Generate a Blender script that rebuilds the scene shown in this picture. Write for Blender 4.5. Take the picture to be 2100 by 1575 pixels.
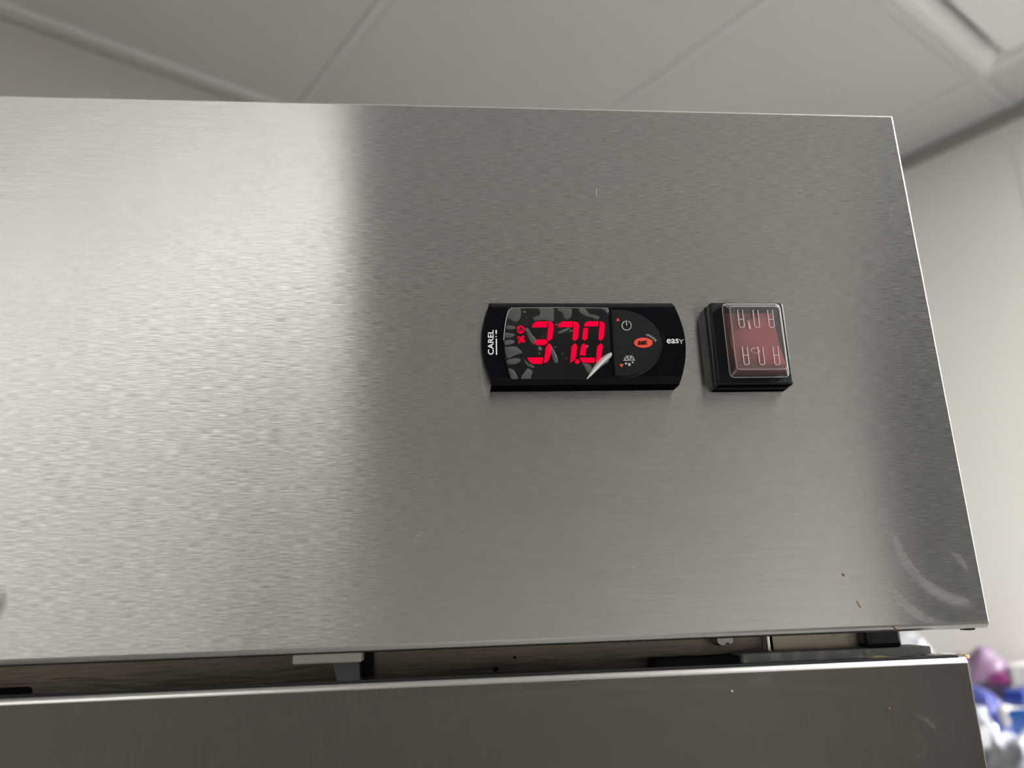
import bpy, bmesh, math, random
from mathutils import Vector, Matrix, noise
random.seed(7)
for o in list(bpy.data.objects):
    bpy.data.objects.remove(o, do_unlink=True)
SC = bpy.context.scene
COL = SC.collection

# ------------------------------------------------------------------ camera, world, exposure
Z0 = 1.70                                    # height of the control panel's lower edge above the floor
CAM = Vector((-0.19356, -0.27213, 0.01518 + Z0))
YAW, PITCH, ROLL, FPX = 0.09269, 0.27394, -0.03428, 1577.0
_f = Vector((math.sin(YAW)*math.cos(PITCH), math.cos(YAW)*math.cos(PITCH), math.sin(PITCH)))
_r = Vector((math.cos(YAW), -math.sin(YAW), 0)); _u = _r.cross(_f)
RT = math.cos(ROLL)*_r + math.sin(ROLL)*_u
UP = -math.sin(ROLL)*_r + math.cos(ROLL)*_u
cd = bpy.data.cameras.new('camera'); cam = bpy.data.objects.new('camera', cd); COL.objects.link(cam)
M = Matrix((RT, UP, -_f)).transposed().to_4x4(); M.translation = CAM
cam.matrix_world = M
cd.sensor_width = 36; cd.lens = FPX/2100*36
cd.clip_start = 0.01; cd.clip_end = 30
cd.dof.use_dof = True; cd.dof.focus_distance = 0.292; cd.dof.aperture_fstop = 7.2
SC.camera = cam
SC.view_settings.view_transform = 'Standard'; SC.view_settings.look = 'None'
SC.view_settings.gamma = 1; SC.view_settings.use_curve_mapping = False
SC.view_settings.exposure = 0.22
w = bpy.data.worlds.new('world'); SC.world = w; w.use_nodes = True
w.node_tree.nodes['Background'].inputs[0].default_value = (0.6, 0.65, 0.7, 1)
w.node_tree.nodes['Background'].inputs[1].default_value = 0.02
SC.cycles.use_denoising = True
SC.cycles.max_bounces = 10; SC.cycles.diffuse_bounces = 5; SC.cycles.glossy_bounces = 5
SC.cycles.transparent_max_bounces = 16
SC.cycles.sample_clamp_indirect = 6
LED_MAIN, LED_LEFT = 100.0, 13.0  # strengths of the two added, unseen lamps

# ------------------------------------------------------------------ picture measurements -> points on real planes
def ray(px, py):
    return _f*FPX + RT*(px-1050) - UP*(py-787.5)
def at(px, py, Y):
    """point on the plane y = Y (parallel to the refrigerator's front)"""
    d = ray(px, py); return CAM + d*((Y-CAM.y)/d.y)
def zc(q, Y):                                # point measured on an enlarged view of the controller
    return at(960+q[0]*460/2100, 590+q[1]*460/2100, Y)
def zs(q, Y):                                # point measured on an enlarged view of the rocker switch
    return at(1420+q[0]*240/1575, 590+q[1]*240/1575, Y)
TH = math.radians(32.3)                      # the room stands turned against the refrigerator
EA = Vector((math.cos(TH), math.sin(TH), 0)); EN = Vector((-math.sin(TH), math.cos(TH), 0))
CXY = Vector((CAM.x, CAM.y, 0))
def room(a, b, z): return CXY + EA*a + EN*b + Vector((0, 0, z))
def at_a(px, py, a):
    d = ray(px, py); return CAM + d*(a/d.dot(EA))

# ------------------------------------------------------------------ materials
def mat(name, col=(0.8,)*3, rough=0.5, metal=0.0, **kw):
    m = bpy.data.materials.new(name); m.use_nodes = True
    p = m.node_tree.nodes['Principled BSDF']
    p.inputs['Base Color'].default_value = (*col, 1)
    p.inputs['Roughness'].default_value = rough; p.inputs['Metallic'].default_value = metal
    for k, v in kw.items(): p.inputs[k.replace('_', ' ')].default_value = v
    return m
class N:
    """small node helper"""
    def __init__(s, m): s.t = m.node_tree; s.p = s.t.nodes['Principled BSDF']; s.out = s.t.nodes['Material Output']
    def n(s, typ, **kw):
        x = s.t.nodes.new(typ)
        for k, v in kw.items(): setattr(x, k, v)
        return x
    def l(s, a, b): s.t.links.new(a, b)
    def math(s, op, a, b=0.0, c=0.0, clamp=False):
        x = s.n('ShaderNodeMath', operation=op, use_clamp=clamp)
        for i, v in enumerate((a, b, c)):
            if isinstance(v, (int, float)): x.inputs[i].default_value = v
            else: s.l(v, x.inputs[i])
        return x.outputs[0]
    def rng(s, v, a, b, c=0.0, d=1.0):
        x = s.n('ShaderNodeMapRange', interpolation_type='SMOOTHSTEP')
        s.l(v, x.inputs[0])
        for i, q in enumerate((a, b, c, d)): x.inputs[i+1].default_value = q
        return x.outputs[0]
    def noise(s, vec, scale, detail=2.0, rough=0.5):
        x = s.n('ShaderNodeTexNoise'); s.l(vec, x.inputs['Vector'])
        x.inputs['Scale'].default_value = scale; x.inputs['Detail'].default_value = detail
        x.inputs['Roughness'].default_value = rough
        return x.outputs['Fac']
    def scaled(s, vec, sx, sy, sz):
        x = s.n('ShaderNodeMapping'); s.l(vec, x.inputs[0]); x.inputs['Scale'].default_value = (sx, sy, sz)
        return x.outputs[0]
    def obj(s): return s.n('ShaderNodeTexCoord').outputs['Object']
    def arc(s, xyz, c, r, w, x0, x1, z0, z1, soft):
        """soft mark along a circle: centre c (x, z), radius r, half width w, between x0 and x1"""
        dx = s.math('SUBTRACT', xyz[0], c[0]); dz = s.math('SUBTRACT', xyz[2], c[1])
        d = s.math('SQRT', s.math('ADD', s.math('MULTIPLY', dx, dx), s.math('MULTIPLY', dz, dz)))
        d = s.math('ABSOLUTE', s.math('SUBTRACT', d, r))
        m = s.rng(d, 0.0, w*1.15, 1, 0)
        m = s.math('MULTIPLY', m, s.rng(xyz[0], x0-soft, x0+soft, 0, 1))
        m = s.math('MULTIPLY', m, s.rng(xyz[0], x1-soft, x1+soft, 1, 0))
        m = s.math('MULTIPLY', m, s.rng(xyz[2], z0-soft, z0+soft, 0, 1))
        return s.math('MULTIPLY', m, s.rng(xyz[2], z1-soft, z1+soft, 1, 0))
def circle3(p, q, r):
    ax, ay, bx, by, cx, cy = p[0], p[1], q[0], q[1], r[0], r[1]
    d = 2*(ax*(by-cy)+bx*(cy-ay)+cx*(ay-by))
    ux = ((ax*ax+ay*ay)*(by-cy)+(bx*bx+by*by)*(cy-ay)+(cx*cx+cy*cy)*(ay-by))/d
    uy = ((ax*ax+ay*ay)*(cx-bx)+(bx*bx+by*by)*(ax-cx)+(cx*cx+cy*cy)*(bx-ax))/d
    return (ux, uy), math.hypot(ax-ux, ay-uy)

FR = Vector((-0.36, 0.33, 0.0))              # the refrigerator's base

def brushed(name, col, rough, across, aniso, streak, bump, arcs=(), stain=0.10, rvar=0.05, grain=(0.94, 1.05)):
    """brushed stainless steel; 'across' is the direction across the grain"""
    m = mat(name, col, rough, 1.0)
    n = N(m); oc = n.obj()
    n.p.inputs['Anisotropic'].default_value = aniso
    tv = n.n('ShaderNodeVectorTransform', vector_type='VECTOR', convert_from='OBJECT', convert_to='WORLD')
    tv.inputs[0].default_value = across; n.l(tv.outputs[0], n.p.inputs['Tangent'])
    st = n.noise(n.scaled(oc, *streak), 1.0, 3.0, 0.6)
    st2 = n.noise(n.scaled(oc, *[q*0.33 for q in streak]), 1.0, 2.0, 0.5)
    big = n.noise(oc, 9.0, 3.0)
    # every hair line of the grain leans the surface a little across the grain
    lean = n.math('MULTIPLY', n.math('ADD', n.math('MULTIPLY_ADD', st2, 0.16, -0.08), n.math('SUBTRACT', st, 0.5)), bump)
    sc_ = n.n('ShaderNodeVectorMath', operation='SCALE'); n.l(tv.outputs[0], sc_.inputs[0]); n.l(lean, sc_.inputs['Scale'])
    ad = n.n('ShaderNodeVectorMath', operation='ADD'); n.l(n.n('ShaderNodeNewGeometry').outputs['Normal'], ad.inputs[0]); n.l(sc_.outputs[0], ad.inputs[1])
    nz = n.n('ShaderNodeVectorMath', operation='NORMALIZE'); n.l(ad.outputs[0], nz.inputs[0]); n.l(nz.outputs[0], n.p.inputs['Normal'])
    r = n.math('ADD', n.math('MULTIPLY_ADD', st, rvar, rough-rvar*0.5), n.math('MULTIPLY_ADD', big, 0.06, -0.03))
    xyz = n.n('ShaderNodeSeparateXYZ'); n.l(oc, xyz.inputs[0]); xyz = xyz.outputs
    tot = None
    for (c, rad, ww, x0, x1, z0, z1, k) in arcs:
        a = n.math('MULTIPLY', n.arc(xyz, c, rad, ww, x0, x1, z0, z1, 0.003 if x1-x0 < 0.1 else 0.04), k)
        tot = a if tot is None else n.math('MAXIMUM', tot, a)
    vr = n.n('ShaderNodeMix', data_type='RGBA'); vr.inputs[6].default_value = (*[c*grain[0] for c in col], 1)
    vr.inputs[7].default_value = (*[min(1, c*grain[1]) for c in col], 1); n.l(n.rng(st, 0.28, 0.72), vr.inputs[0])
    n.l(vr.outputs[2], n.p.inputs['Base Color'])
    if tot is not None:
        wob = n.noise(n.scaled(oc, 90, 90, 90), 1.0, 3.0)
        tot = n.math('MULTIPLY', tot, n.rng(wob, 0.3, 0.6, 0.55, 1.0))
        film = n.n('ShaderNodeBsdfDiffuse'); film.inputs[0].default_value = (0.30, 0.29, 0.27, 1)
        mx = n.n('ShaderNodeMixShader'); n.l(tot, mx.inputs[0]); n.l(n.p.outputs[0], mx.inputs[1]); n.l(film.outputs[0], mx.inputs[2])
        n.l(mx.outputs[0], n.out.inputs[0])
        r = n.math('ADD', r, n.math('MULTIPLY', tot, 0.2))
    n.l(r, n.p.inputs['Roughness'])
    return m

def arc_px(p3, half_mm, x_pad, k):
    q = [at(*p, 0) - FR for p in p3]; q = [(v.x, v.z) for v in q]
    c, r = circle3(*q); xs = [v[0] for v in q]; zz = [v[1] for v in q]
    return (c, r, half_mm/1000, min(xs)-x_pad, max(xs)+x_pad, min(zz)-0.001, max(zz)+0.001, k)
PANEL_ARCS = [arc_px([(1832, 1100), (1890, 1190), (1990, 1238)], 3.0, 0.0, 0.36),  # wiped smears on the control panel
              arc_px([(1815, 1190), (1855, 1240), (1935, 1283)], 2.6, 0.0, 0.3),
              arc_px([(1952, 1135), (1972, 1150), (1988, 1172)], 1.8, 0.0, 0.3),
              arc_px([(1850, 905), (1856, 918), (1858, 940)], 1.0, 0.0005, 0.22),
              arc_px([(830, 1150), (850, 1110), (880, 1080)], 1.8, 0.0, 0.12)]
DOOR_ARCS = [arc_px([(738, 1461), (1214, 1413), (1833, 1421)], 0.8, 0.01, 0.13),  # paler curved bands on the door front
             arc_px([(367, 1505), (1100, 1446), (1733, 1448)], 0.7, 0.03, 0.11),
             arc_px([(1880, 1465), (1905, 1480), (1922, 1500)], 1.2, 0.0, 0.16),
             arc_px([(1872, 1550), (1878, 1505), (1895, 1518)], 0.8, 0.0, 0.14),
             arc_px([(1540, 1390), (1552, 1400), (1580, 1380)], 2.2, 0.0, 0.12)]
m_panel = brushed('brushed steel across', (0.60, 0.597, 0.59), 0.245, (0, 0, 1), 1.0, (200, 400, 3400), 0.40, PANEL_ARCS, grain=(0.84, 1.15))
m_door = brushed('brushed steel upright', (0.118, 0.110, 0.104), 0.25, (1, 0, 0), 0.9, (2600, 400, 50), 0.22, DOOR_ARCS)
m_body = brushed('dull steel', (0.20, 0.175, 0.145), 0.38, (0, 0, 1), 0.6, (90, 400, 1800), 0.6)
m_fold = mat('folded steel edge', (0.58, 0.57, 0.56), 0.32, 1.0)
m_foldtop = mat('highlight folded edge', (0.88, 0.87, 0.85), 0.38, 1.0)  # same steel made paler: the top fold's highlight is in the colour
m_foldlow = mat('shaded folded edge', (0.42, 0.41, 0.40), 0.32, 1.0)  # same steel made darker: the lower fold's shade is in the colour
m_plate = brushed('bright steel plate', (0.40, 0.37, 0.30), 0.42, (1, 0, 0), 0.5, (1200, 400, 100), 0.4)
m_black = mat('black plastic', (0.006, 0.006, 0.008), 0.33, Specular_IOR_Level=0.4)
m_blackgloss = mat('glossy black plastic', (0.0022, 0.0026, 0.0042), 0.24, Specular_IOR_Level=0.12)
m_matte = mat('matte black moulding', (0.004, 0.004, 0.005), 0.9, Specular_IOR_Level=0.0)
m_pad = mat('keypad membrane', (0.0045, 0.005, 0.005), 0.5, Specular_IOR_Level=0.16)
m_gasket = mat('black rubber', (0.008, 0.008, 0.009), 0.7, Specular_IOR_Level=0.2)
m_switchblack = mat('switch housing plastic', (0.007, 0.009, 0.011), 0.45, Specular_IOR_Level=0.2)
m_hinge = mat('black painted metal', (0.045, 0.048, 0.05), 0.5)
n = N(m_hinge); v = n.noise(n.obj(), 160, 4); n.l(n.rng(v, 0.35, 0.75, 0.4, 0.65), n.p.inputs['Roughness'])
mx = n.n('ShaderNodeMix', data_type='RGBA'); mx.inputs[6].default_value = (0.19, 0.195, 0.195, 1); mx.inputs[7].default_value = (0.34, 0.345, 0.335, 1)
n.l(n.rng(v, 0.45, 0.75), mx.inputs[0]); n.l(mx.outputs[2], n.p.inputs['Base Color'])
m_red = mat('red translucent rocker', (0.185, 0.020, 0.026), 0.35)
m_mark = mat('pale print', (0.62, 0.42, 0.42), 0.5)
m_print = mat('white print', (0.85, 0.87, 0.87), 0.5)
m_printgrey = mat('grey print', (0.42, 0.43, 0.42), 0.5)
m_orange = mat('orange print', (0.72, 0.045, 0.018), 0.5)
m_dark = mat('dark print', (0.004, 0.002, 0.002), 0.6, Specular_IOR_Level=0.1)
m_white = mat('white plastic', (0.72, 0.70, 0.66), 0.45)
m_greyplastic = mat('grey plastic', (0.16, 0.16, 0.18), 0.5)
m_foam = mat('yellow foam', (0.60, 0.50, 0.27), 0.9)
m_foil = mat('torn pale foil', (0.68, 0.66, 0.62), 0.4)
m_bolt = mat('zinc bolt', (0.7, 0.7, 0.7), 0.25, 1.0)
m_zinc = mat('dull zinc', (0.34, 0.34, 0.34), 0.35, 1.0)
m_scratch = mat('scratched bare metal', (0.36, 0.35, 0.34), 0.5, 0.3)
m_rust = mat('rust stain', (0.16, 0.08, 0.03), 0.8)
def emit(name, col, s):
    m = mat(name, (0.02,)*3, 0.5); p = m.node_tree.nodes['Principled BSDF']
    p.inputs['Emission Color'].default_value = (*col, 1); p.inputs['Emission Strength'].default_value = s
    return m
m_led = emit('red display light', (1.0, 0.0, 0.036), 0.98)
m_led.node_tree.nodes['Principled BSDF'].inputs['Base Color'].default_value = (0.01, 0, 0, 1)
m_led.node_tree.nodes['Principled BSDF'].inputs['Specular IOR Level'].default_value = 0.0
m_diff = emit('lit ceiling diffuser', (1.0, 0.99, 0.965), LED_MAIN)
m_diffl = emit('lit warm ceiling diffuser', (1.0, 0.98, 0.925), LED_LEFT)
def clear(name, tint, amount, rough, col=(1, 1, 1)):
    """thin clear plastic: passes light straight through, with a sheen on top and a little haze"""
    m = mat(name, col, rough); n = N(m)
    tr = n.n('ShaderNodeBsdfTransparent'); tr.inputs[0].default_value = (*tint, 1)
    fr = n.n('ShaderNodeFresnel'); fr.inputs[0].default_value = 1.45
    gl = n.n('ShaderNodeBsdfGlossy'); gl.inputs['Roughness'].default_value = rough
    m1 = n.n('ShaderNodeMixShader'); n.l(fr.outputs[0], m1.inputs[0]); n.l(tr.outputs[0], m1.inputs[1]); n.l(gl.outputs[0], m1.inputs[2])
    m2 = n.n('ShaderNodeMixShader'); m2.inputs[0].default_value = amount
    df = n.n('ShaderNodeBsdfDiffuse'); df.inputs[0].default_value = (*col, 1)
    n.l(m1.outputs[0], m2.inputs[1]); n.l(df.outputs[0], m2.inputs[2]); n.l(m2.outputs[0], n.out.inputs[0])
    return m
m_cover = clear('clear switch cover', (0.97, 0.97, 0.97), 0.07, 0.06)
m_coveredge = clear('cover edge highlight', (0.8, 0.8, 0.78), 0.6, 0.15, (0.95, 0.93, 0.89))  # whitish colour stands in for refraction highlights on edges and ribs
m_film = clear('protective film', (0.95, 0.95, 0.95), 0.004, 0.10)
m_bubble = clear('air pocket under film', (0.9, 0.9, 0.9), 0.075, 0.18)
m_peel = clear('lifted film edge', (0.6, 0.6, 0.6), 0.55, 0.12, (0.95, 0.95, 0.95))

def wallpaint(name, col, var=0.03):
    m = mat(name, col, 0.6); n = N(m); v = n.noise(n.obj(), 3.0, 4)
    mx = n.n('ShaderNodeMix', data_type='RGBA'); mx.inputs[6].default_value = (*[c*(1-var) for c in col], 1)
    mx.inputs[7].default_value = (*[min(1, c*(1+var)) for c in col], 1); n.l(v, mx.inputs[0]); n.l(mx.outputs[2], n.p.inputs['Base Color'])
    return m
m_wall = wallpaint('white wall panel', (0.86, 0.84, 0.80))
m_wallback = wallpaint('greige wall', (0.36, 0.342, 0.325))
m_tile = wallpaint('ceiling tile', (0.575, 0.58, 0.575), 0.015)
m_bar = mat('ceiling bar', (0.60, 0.61, 0.605), 0.5)
m_trim = mat('grey edge trim', (0.36, 0.36, 0.34), 0.6)
m_slab = mat('slab above ceiling', (0.35, 0.35, 0.34), 0.9)
m_floor = wallpaint('grey vinyl floor', (0.19, 0.186, 0.181), 0.06)
m_ac = mat('white enamel', (0.76, 0.76, 0.76), 0.4)
m_cab = mat('grey cabinet enamel', (0.185, 0.178, 0.17), 0.45)  # tones of the added cabinets follow the brightness mirrored in the steel
m_cablow = mat('pale grey cabinet enamel', (0.68, 0.65, 0.615), 0.45)
m_cabdark = mat('charcoal cabinet enamel', (0.02, 0.02, 0.022), 0.45)
m_cabmid = mat('dark grey cabinet enamel', (0.035, 0.035, 0.036), 0.45)

# ------------------------------------------------------------------ object helpers
def setp(o, label=None, cat=None, group=None, kind=None):
    for k, v in (('label', label), ('category', cat), ('group', group), ('kind', kind)):
        if v: o[k] = v
    return o
def link(name, bm, m, parent=None, origin=None, smooth=False, flat_big=True):
    """bm holds world coordinates; the mesh is stored relative to its thing's base"""
    L = origin if origin is not None else Vector((0, 0, 0))
    if L.length: bmesh.ops.translate(bm, verts=bm.verts, vec=-L)
    bmesh.ops.recalc_face_normals(bm, faces=bm.faces)
    me = bpy.data.meshes.new(name); bm.to_mesh(me); bm.free()
    for mm in (m if isinstance(m, (list, tuple)) else [m]): me.materials.append(mm)
    if smooth:
        for p in me.polygons: p.use_smooth = True
        me.set_sharp_from_angle(angle=math.radians(40))
        big = max(p.area for p in me.polygons)*0.1
        for p in me.polygons:               # broad faces stay truly flat
            if len(me.polygons) < 400 and p.area > big and flat_big: p.use_smooth = False
    o = bpy.data.objects.new(name, me); COL.objects.link(o)
    if parent is not None: o.parent = parent
    else: o.location = L
    return o
def empty(name, loc, label, cat, group=None):
    o = bpy.data.objects.new(name, None); COL.objects.link(o); o.location = loc; o.empty_display_size = 0.05
    return setp(o, label, cat, group)
def box(bm, x0, x1, y0, y1, z0, z1, bev=0.0, seg=2, mi=0):
    r = bmesh.ops.create_cube(bm, size=1)
    for v in r['verts']:
        v.co = Vector((x0 if v.co.x < 0 else x1, y0 if v.co.y < 0 else y1, z0 if v.co.z < 0 else z1))
    fs = list({f for v in r['verts'] for f in v.link_faces})
    for f in fs: f.material_index = mi
    if bev:
        es = list({e for v in r['verts'] for e in v.link_edges})
        bmesh.ops.bevel(bm, geom=es, offset=bev, segments=seg, affect='EDGES', profile=0.5)
    return bm
def rbox(bm, a0, a1, b0, b1, z0, z1, bev=0.0, seg=2):
    """box aligned to the room"""
    t = bmesh.new(); box(t, a0, a1, b0, b1, z0, z1, bev, seg)
    for v in t.verts: v.co = room(v.co.x, v.co.y, v.co.z)
    me = bpy.data.meshes.new('t'); t.to_mesh(me); t.free(); bm.from_mesh(me); bpy.data.meshes.remove(me)
    return bm
def prism(bm, pts, y0, y1, mi=0):
    """polygon given as points (x, z), between depths y0 (front) and y1 (back)"""
    a = [bm.verts.new((p[0], y0, p[1])) for p in pts]; b = [bm.verts.new((p[0], y1, p[1])) for p in pts]
    fs = [bm.faces.new(a), bm.faces.new(b[::-1])]
    for i in range(len(pts)):
        j = (i+1) % len(pts); fs.append(bm.faces.new((a[i], b[i], b[j], a[j])))
    for f in fs: f.material_index = mi
    return bm
def xz(v): return (v.x, v.z)
def tube(bm, pts, r, seg=6, closed=False):
    pts = [Vector(p) for p in pts]; n = len(pts); rings = []
    for i, p in enumerate(pts):
        a = pts[(i-1) % n] if (closed or i > 0) else p; b = pts[(i+1) % n] if (closed or i < n-1) else p
        t = (b-a).normalized(); s = t.cross(Vector((0.13, 1, 0.07))).normalized(); q = t.cross(s)
        rings.append([bm.verts.new(p + (s*math.cos(k*2*math.pi/seg) + q*math.sin(k*2*math.pi/seg))*r) for k in range(seg)])
    for i in range(n if closed else n-1):
        A, B = rings[i], rings[(i+1) % n]
        for k in range(seg): bm.faces.new((A[k], A[(k+1) % seg], B[(k+1) % seg], B[k]))
    if not closed: bm.faces.new(rings[0][::-1]); bm.faces.new(rings[-1])
    return bm
def spline(ctrl, n=8, closed=True):
    """Catmull-Rom through 2D points"""
    out = []; m = len(ctrl)
    for i in range(m if closed else m-1):
        p = [ctrl[(i+k-1) % m] if closed else ctrl[min(max(i+k-1, 0), m-1)] for k in range(4)]
        for s in range(n):
            t = s/n
            out.append(tuple(0.5*(2*p[1][c] + (p[2][c]-p[0][c])*t + (2*p[0][c]-5*p[1][c]+4*p[2][c]-p[3][c])*t*t
                             + (3*p[1][c]-p[0][c]-3*p[2][c]+p[3][c])*t**3) for c in range(2)))
    if not closed: out.append(tuple(ctrl[-1]))
    return out
def text_into(bm, s, o, ex, ey, y, bold=0.0, thick=0.00012):
    """lettering in the box o + u*ex + v*ey (x, z vectors), standing just proud of depth y"""
    cu = bpy.data.curves.new('t', 'FONT'); cu.body = s; cu.offset = bold; cu.resolution_u = 4
    ob = bpy.data.objects.new('t', cu); COL.objects.link(ob)
    me = bpy.data.meshes.new_from_object(ob.evaluated_get(bpy.context.evaluated_depsgraph_get()))
    xs = [v.co.x for v in me.vertices]; ys = [v.co.y for v in me.vertices]
    x0, x1, y0, y1 = min(xs), max(xs), min(ys), max(ys)
    vs = []
    for v in me.vertices:
        u = (v.co.x-x0)/(x1-x0); k = (v.co.y-y0)/(y1-y0)
        vs.append(bm.verts.new((o[0]+u*ex[0]+k*ey[0], y-thick, o[1]+u*ex[1]+k*ey[1])))
    for p in me.polygons:
        try: bm.faces.new([vs[i] for i in p.vertices])
        except ValueError: pass
    bpy.data.objects.remove(ob); bpy.data.curves.remove(cu); bpy.data.meshes.remove(me)
    return bm
def text_px(bm, s, fn, p00, p10, p01, y, **kw):
    a, b, c = fn(p00, y), fn(p10, y), fn(p01, y)
    return text_into(bm, s, xz(a), (b.x-a.x, b.z-a.z), (c.x-a.x, c.z-a.z), y, **kw)

# ------------------------------------------------------------------ the room
CEIL = 1.715 + 1.09
A0, A1, B0, B1 = -3.25, 1.945, -3.10, 1.507
T = 0.12
def struct(name, bm, m, parent=None):
    o = link(name, bm, m, parent)
    if parent is None: o['kind'] = 'structure'
    return o
floor = struct('floor', rbox(bmesh.new(), A0-T, A1+T, B0-T, B1+T, -0.1, 0), m_floor)
ceiling = struct('ceiling', rbox(bmesh.new(), A0-T, A1+T, B0-T, B1+T, CEIL+0.12, CEIL+0.2), m_slab)
struct('wall_right', rbox(bmesh.new(), A1, A1+T, B0-T, B1+T, 0, CEIL+0.12), m_wall)
struct('wall_back', rbox(bmesh.new(), A0-T, A1, B1, B1+T, 0, CEIL+0.12), m_wallback)
struct('wall_left', rbox(bmesh.new(), A0-T, A0, B0-T, B1, 0, CEIL+0.12), m_wall)
struct('wall_front', rbox(bmesh.new(), A0, A1, B0-T, B0, 0, CEIL+0.12), m_wall)
# edge trims under the ceiling, a joint strip on the right wall
struct('trim_1', rbox(bmesh.new(), A1-0.012, A1, B0, B1, CEIL-0.030, CEIL+0.004), m_trim)
struct('trim_2', rbox(bmesh.new(), A0, A1-0.012, B1-0.012, B1, CEIL-0.016, CEIL+0.004), m_trim)
struct('trim_3', rbox(bmesh.new(), A0, A1-0.012, B1-0.026, B1-0.012, CEIL-0.006, CEIL+0.004, 0.002), m_bar)
struct('trim_4', rbox(bmesh.new(), A1-0.0012, A1, 0.50, 0.545, 0, CEIL-0.030), m_wall)
# suspended ceiling: bars and single tiles
ga = [1.758 - 0.6*k for k in range(9)]; ga = [g for g in ga if g > A0+0.02]
gb = [0.524, -0.676, -1.876, -3.076]
HB = 0.012
for g in ga: struct('ceiling_bar', rbox(bmesh.new(), g-HB, g+HB, B0, B1-0.026, CEIL, CEIL+0.02, 0.001, 1), m_bar, ceiling)
ca = [A1-0.012] + ga + [A0]; cb = [B1-0.026] + gb + [B0]
for g in gb:
    for i in range(len(ca)-1):
        lo, hi = ca[i+1] + (HB if i+1 < len(ca)-1 else 0), ca[i] - (HB if i > 0 else 0)
        struct('ceiling_bar', rbox(bmesh.new(), lo, hi, g-HB, g+HB, CEIL, CEIL+0.02, 0.001, 1), m_bar, ceiling)
LIT = {(1, 2): 'main'}        # cells (column, row) that hold an added, unseen lit panel
UNIT = (1, 1)                                # cell that holds the framed ceiling unit
for i in range(len(ca)-1):
    for j in range(len(cb)-1):
        a_lo, a_hi = ca[i+1] + (HB+0.001 if i+1 < len(ca)-1 else 0), ca[i] - (HB+0.001 if i > 0 else 0)
        b_lo, b_hi = cb[j+1] + (HB+0.001 if j+1 < len(cb)-1 else 0), cb[j] - (HB+0.001 if j > 0 else 0)
        if (i, j) == UNIT:
            c = room((a_lo+a_hi)/2, (b_lo+b_hi)/2, CEIL)
            r = empty('ceiling_vent', c, 'white ceiling unit with a wide frame and a lower centre panel, top right corner', 'vent')
            bm = bmesh.new()                 # frame: slopes up to a dark slot round the centre panel
            rings = []
            for ins, dz in ((0, 0.004), (0, -0.004), (0.018, -0.006), (0.042, 0.010), (0.050, 0.05)):
                rings.append([bm.verts.new(room(x, y, CEIL+dz)) for x, y in
                              ((a_lo+ins, b_lo+ins), (a_hi-ins*0.8, b_lo+ins), (a_hi-ins*0.8, b_hi-ins), (a_lo+ins, b_hi-ins))])
            for p, q in zip(rings, rings[1:]):
                for k in range(4): bm.faces.new((p[k], p[(k+1) % 4], q[(k+1) % 4], q[k]))
            bm.faces.new(rings[-1])
            link('frame', bm, m_ac, r, c, True)
            bm = rbox(bmesh.new(), a_lo+0.09, a_hi-0.060, b_lo+0.07, b_hi-0.064, CEIL-0.016, CEIL+0.04, 0.006, 3)
            link('centre_panel', bm, m_ac, r, c, True)
        elif (i, j) in LIT:
            k = LIT[(i, j)]; c = room((a_lo+a_hi)/2, (b_lo+b_hi)/2, CEIL)
            r = empty('added_ceiling_light', c, {'main': 'added unseen ceiling panel that lights the right wall',
                      'left': 'added unseen ceiling panel beside the left wall'}[k], 'lamp', 'added ceiling panels')
            bm = bmesh.new()
            for q in ((a_lo, a_lo+0.03, b_lo, b_hi), (a_hi-0.03, a_hi, b_lo, b_hi), (a_lo+0.03, a_hi-0.03, b_lo, b_lo+0.03), (a_lo+0.03, a_hi-0.03, b_hi-0.03, b_hi)):
                rbox(bm, *q, CEIL-0.030, CEIL+0.03)
            link('frame', bm, m_ac, r, c)
            link('diffuser', rbox(bmesh.new(), a_lo+0.03, a_hi-0.03, b_lo+0.03, b_hi-0.03, CEIL-0.029, CEIL+0.02), m_diff if k == 'main' else m_diffl, r, c)
        else:
            struct('ceiling_tile', rbox(bmesh.new(), a_lo, a_hi, b_lo, b_hi, CEIL+0.0013, CEIL+0.02, 0.001, 1), m_tile, ceiling)

# tall cabinets added out of view to dim the field mirrored in the steel
def cabinet(name, a0, a1, b0, b1, z1, m, label, low, cat='cabinet', ndoor=2):
    c = room((a0+a1)/2, (b0+b1)/2, 0); r = empty(name, c, label, cat)
    link('carcass', rbox(bmesh.new(), a0, a1, b0, b1-0.022, 0.0, z1), m, r, c)
    w_ = (a1-a0)/ndoor
    for k in range(ndoor):
        hx = a0+(k+1)*w_-0.05 if k % 2 == 0 else a0+k*w_+0.05
        for z_lo, z_hi, dm in ((0.08, 1.62, low), (1.626, z1-0.02, m)):
            d = link('door', rbox(bmesh.new(), a0+k*w_+0.003, a0+(k+1)*w_-0.003, b1-0.02, b1, z_lo, z_hi, 0.002), dm, r, c)
            link('handle', rbox(bmesh.new(), hx-0.008, hx+0.008, b1, b1+0.03, z_lo+0.3, z_lo+0.46, 0.003), dm, d, c)
    return r
FB = -2.52                                   # their fronts
def mirrored(px, py, b):
    """where the line of sight, mirrored in the control panel, meets room depth b"""
    p = at(px, py, 0); d = (p-CAM); d.y = -d.y; q = p-CXY
    k = (b-q.dot(EN))/d.dot(EN); return (q+d*k).dot(EA)
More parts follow.
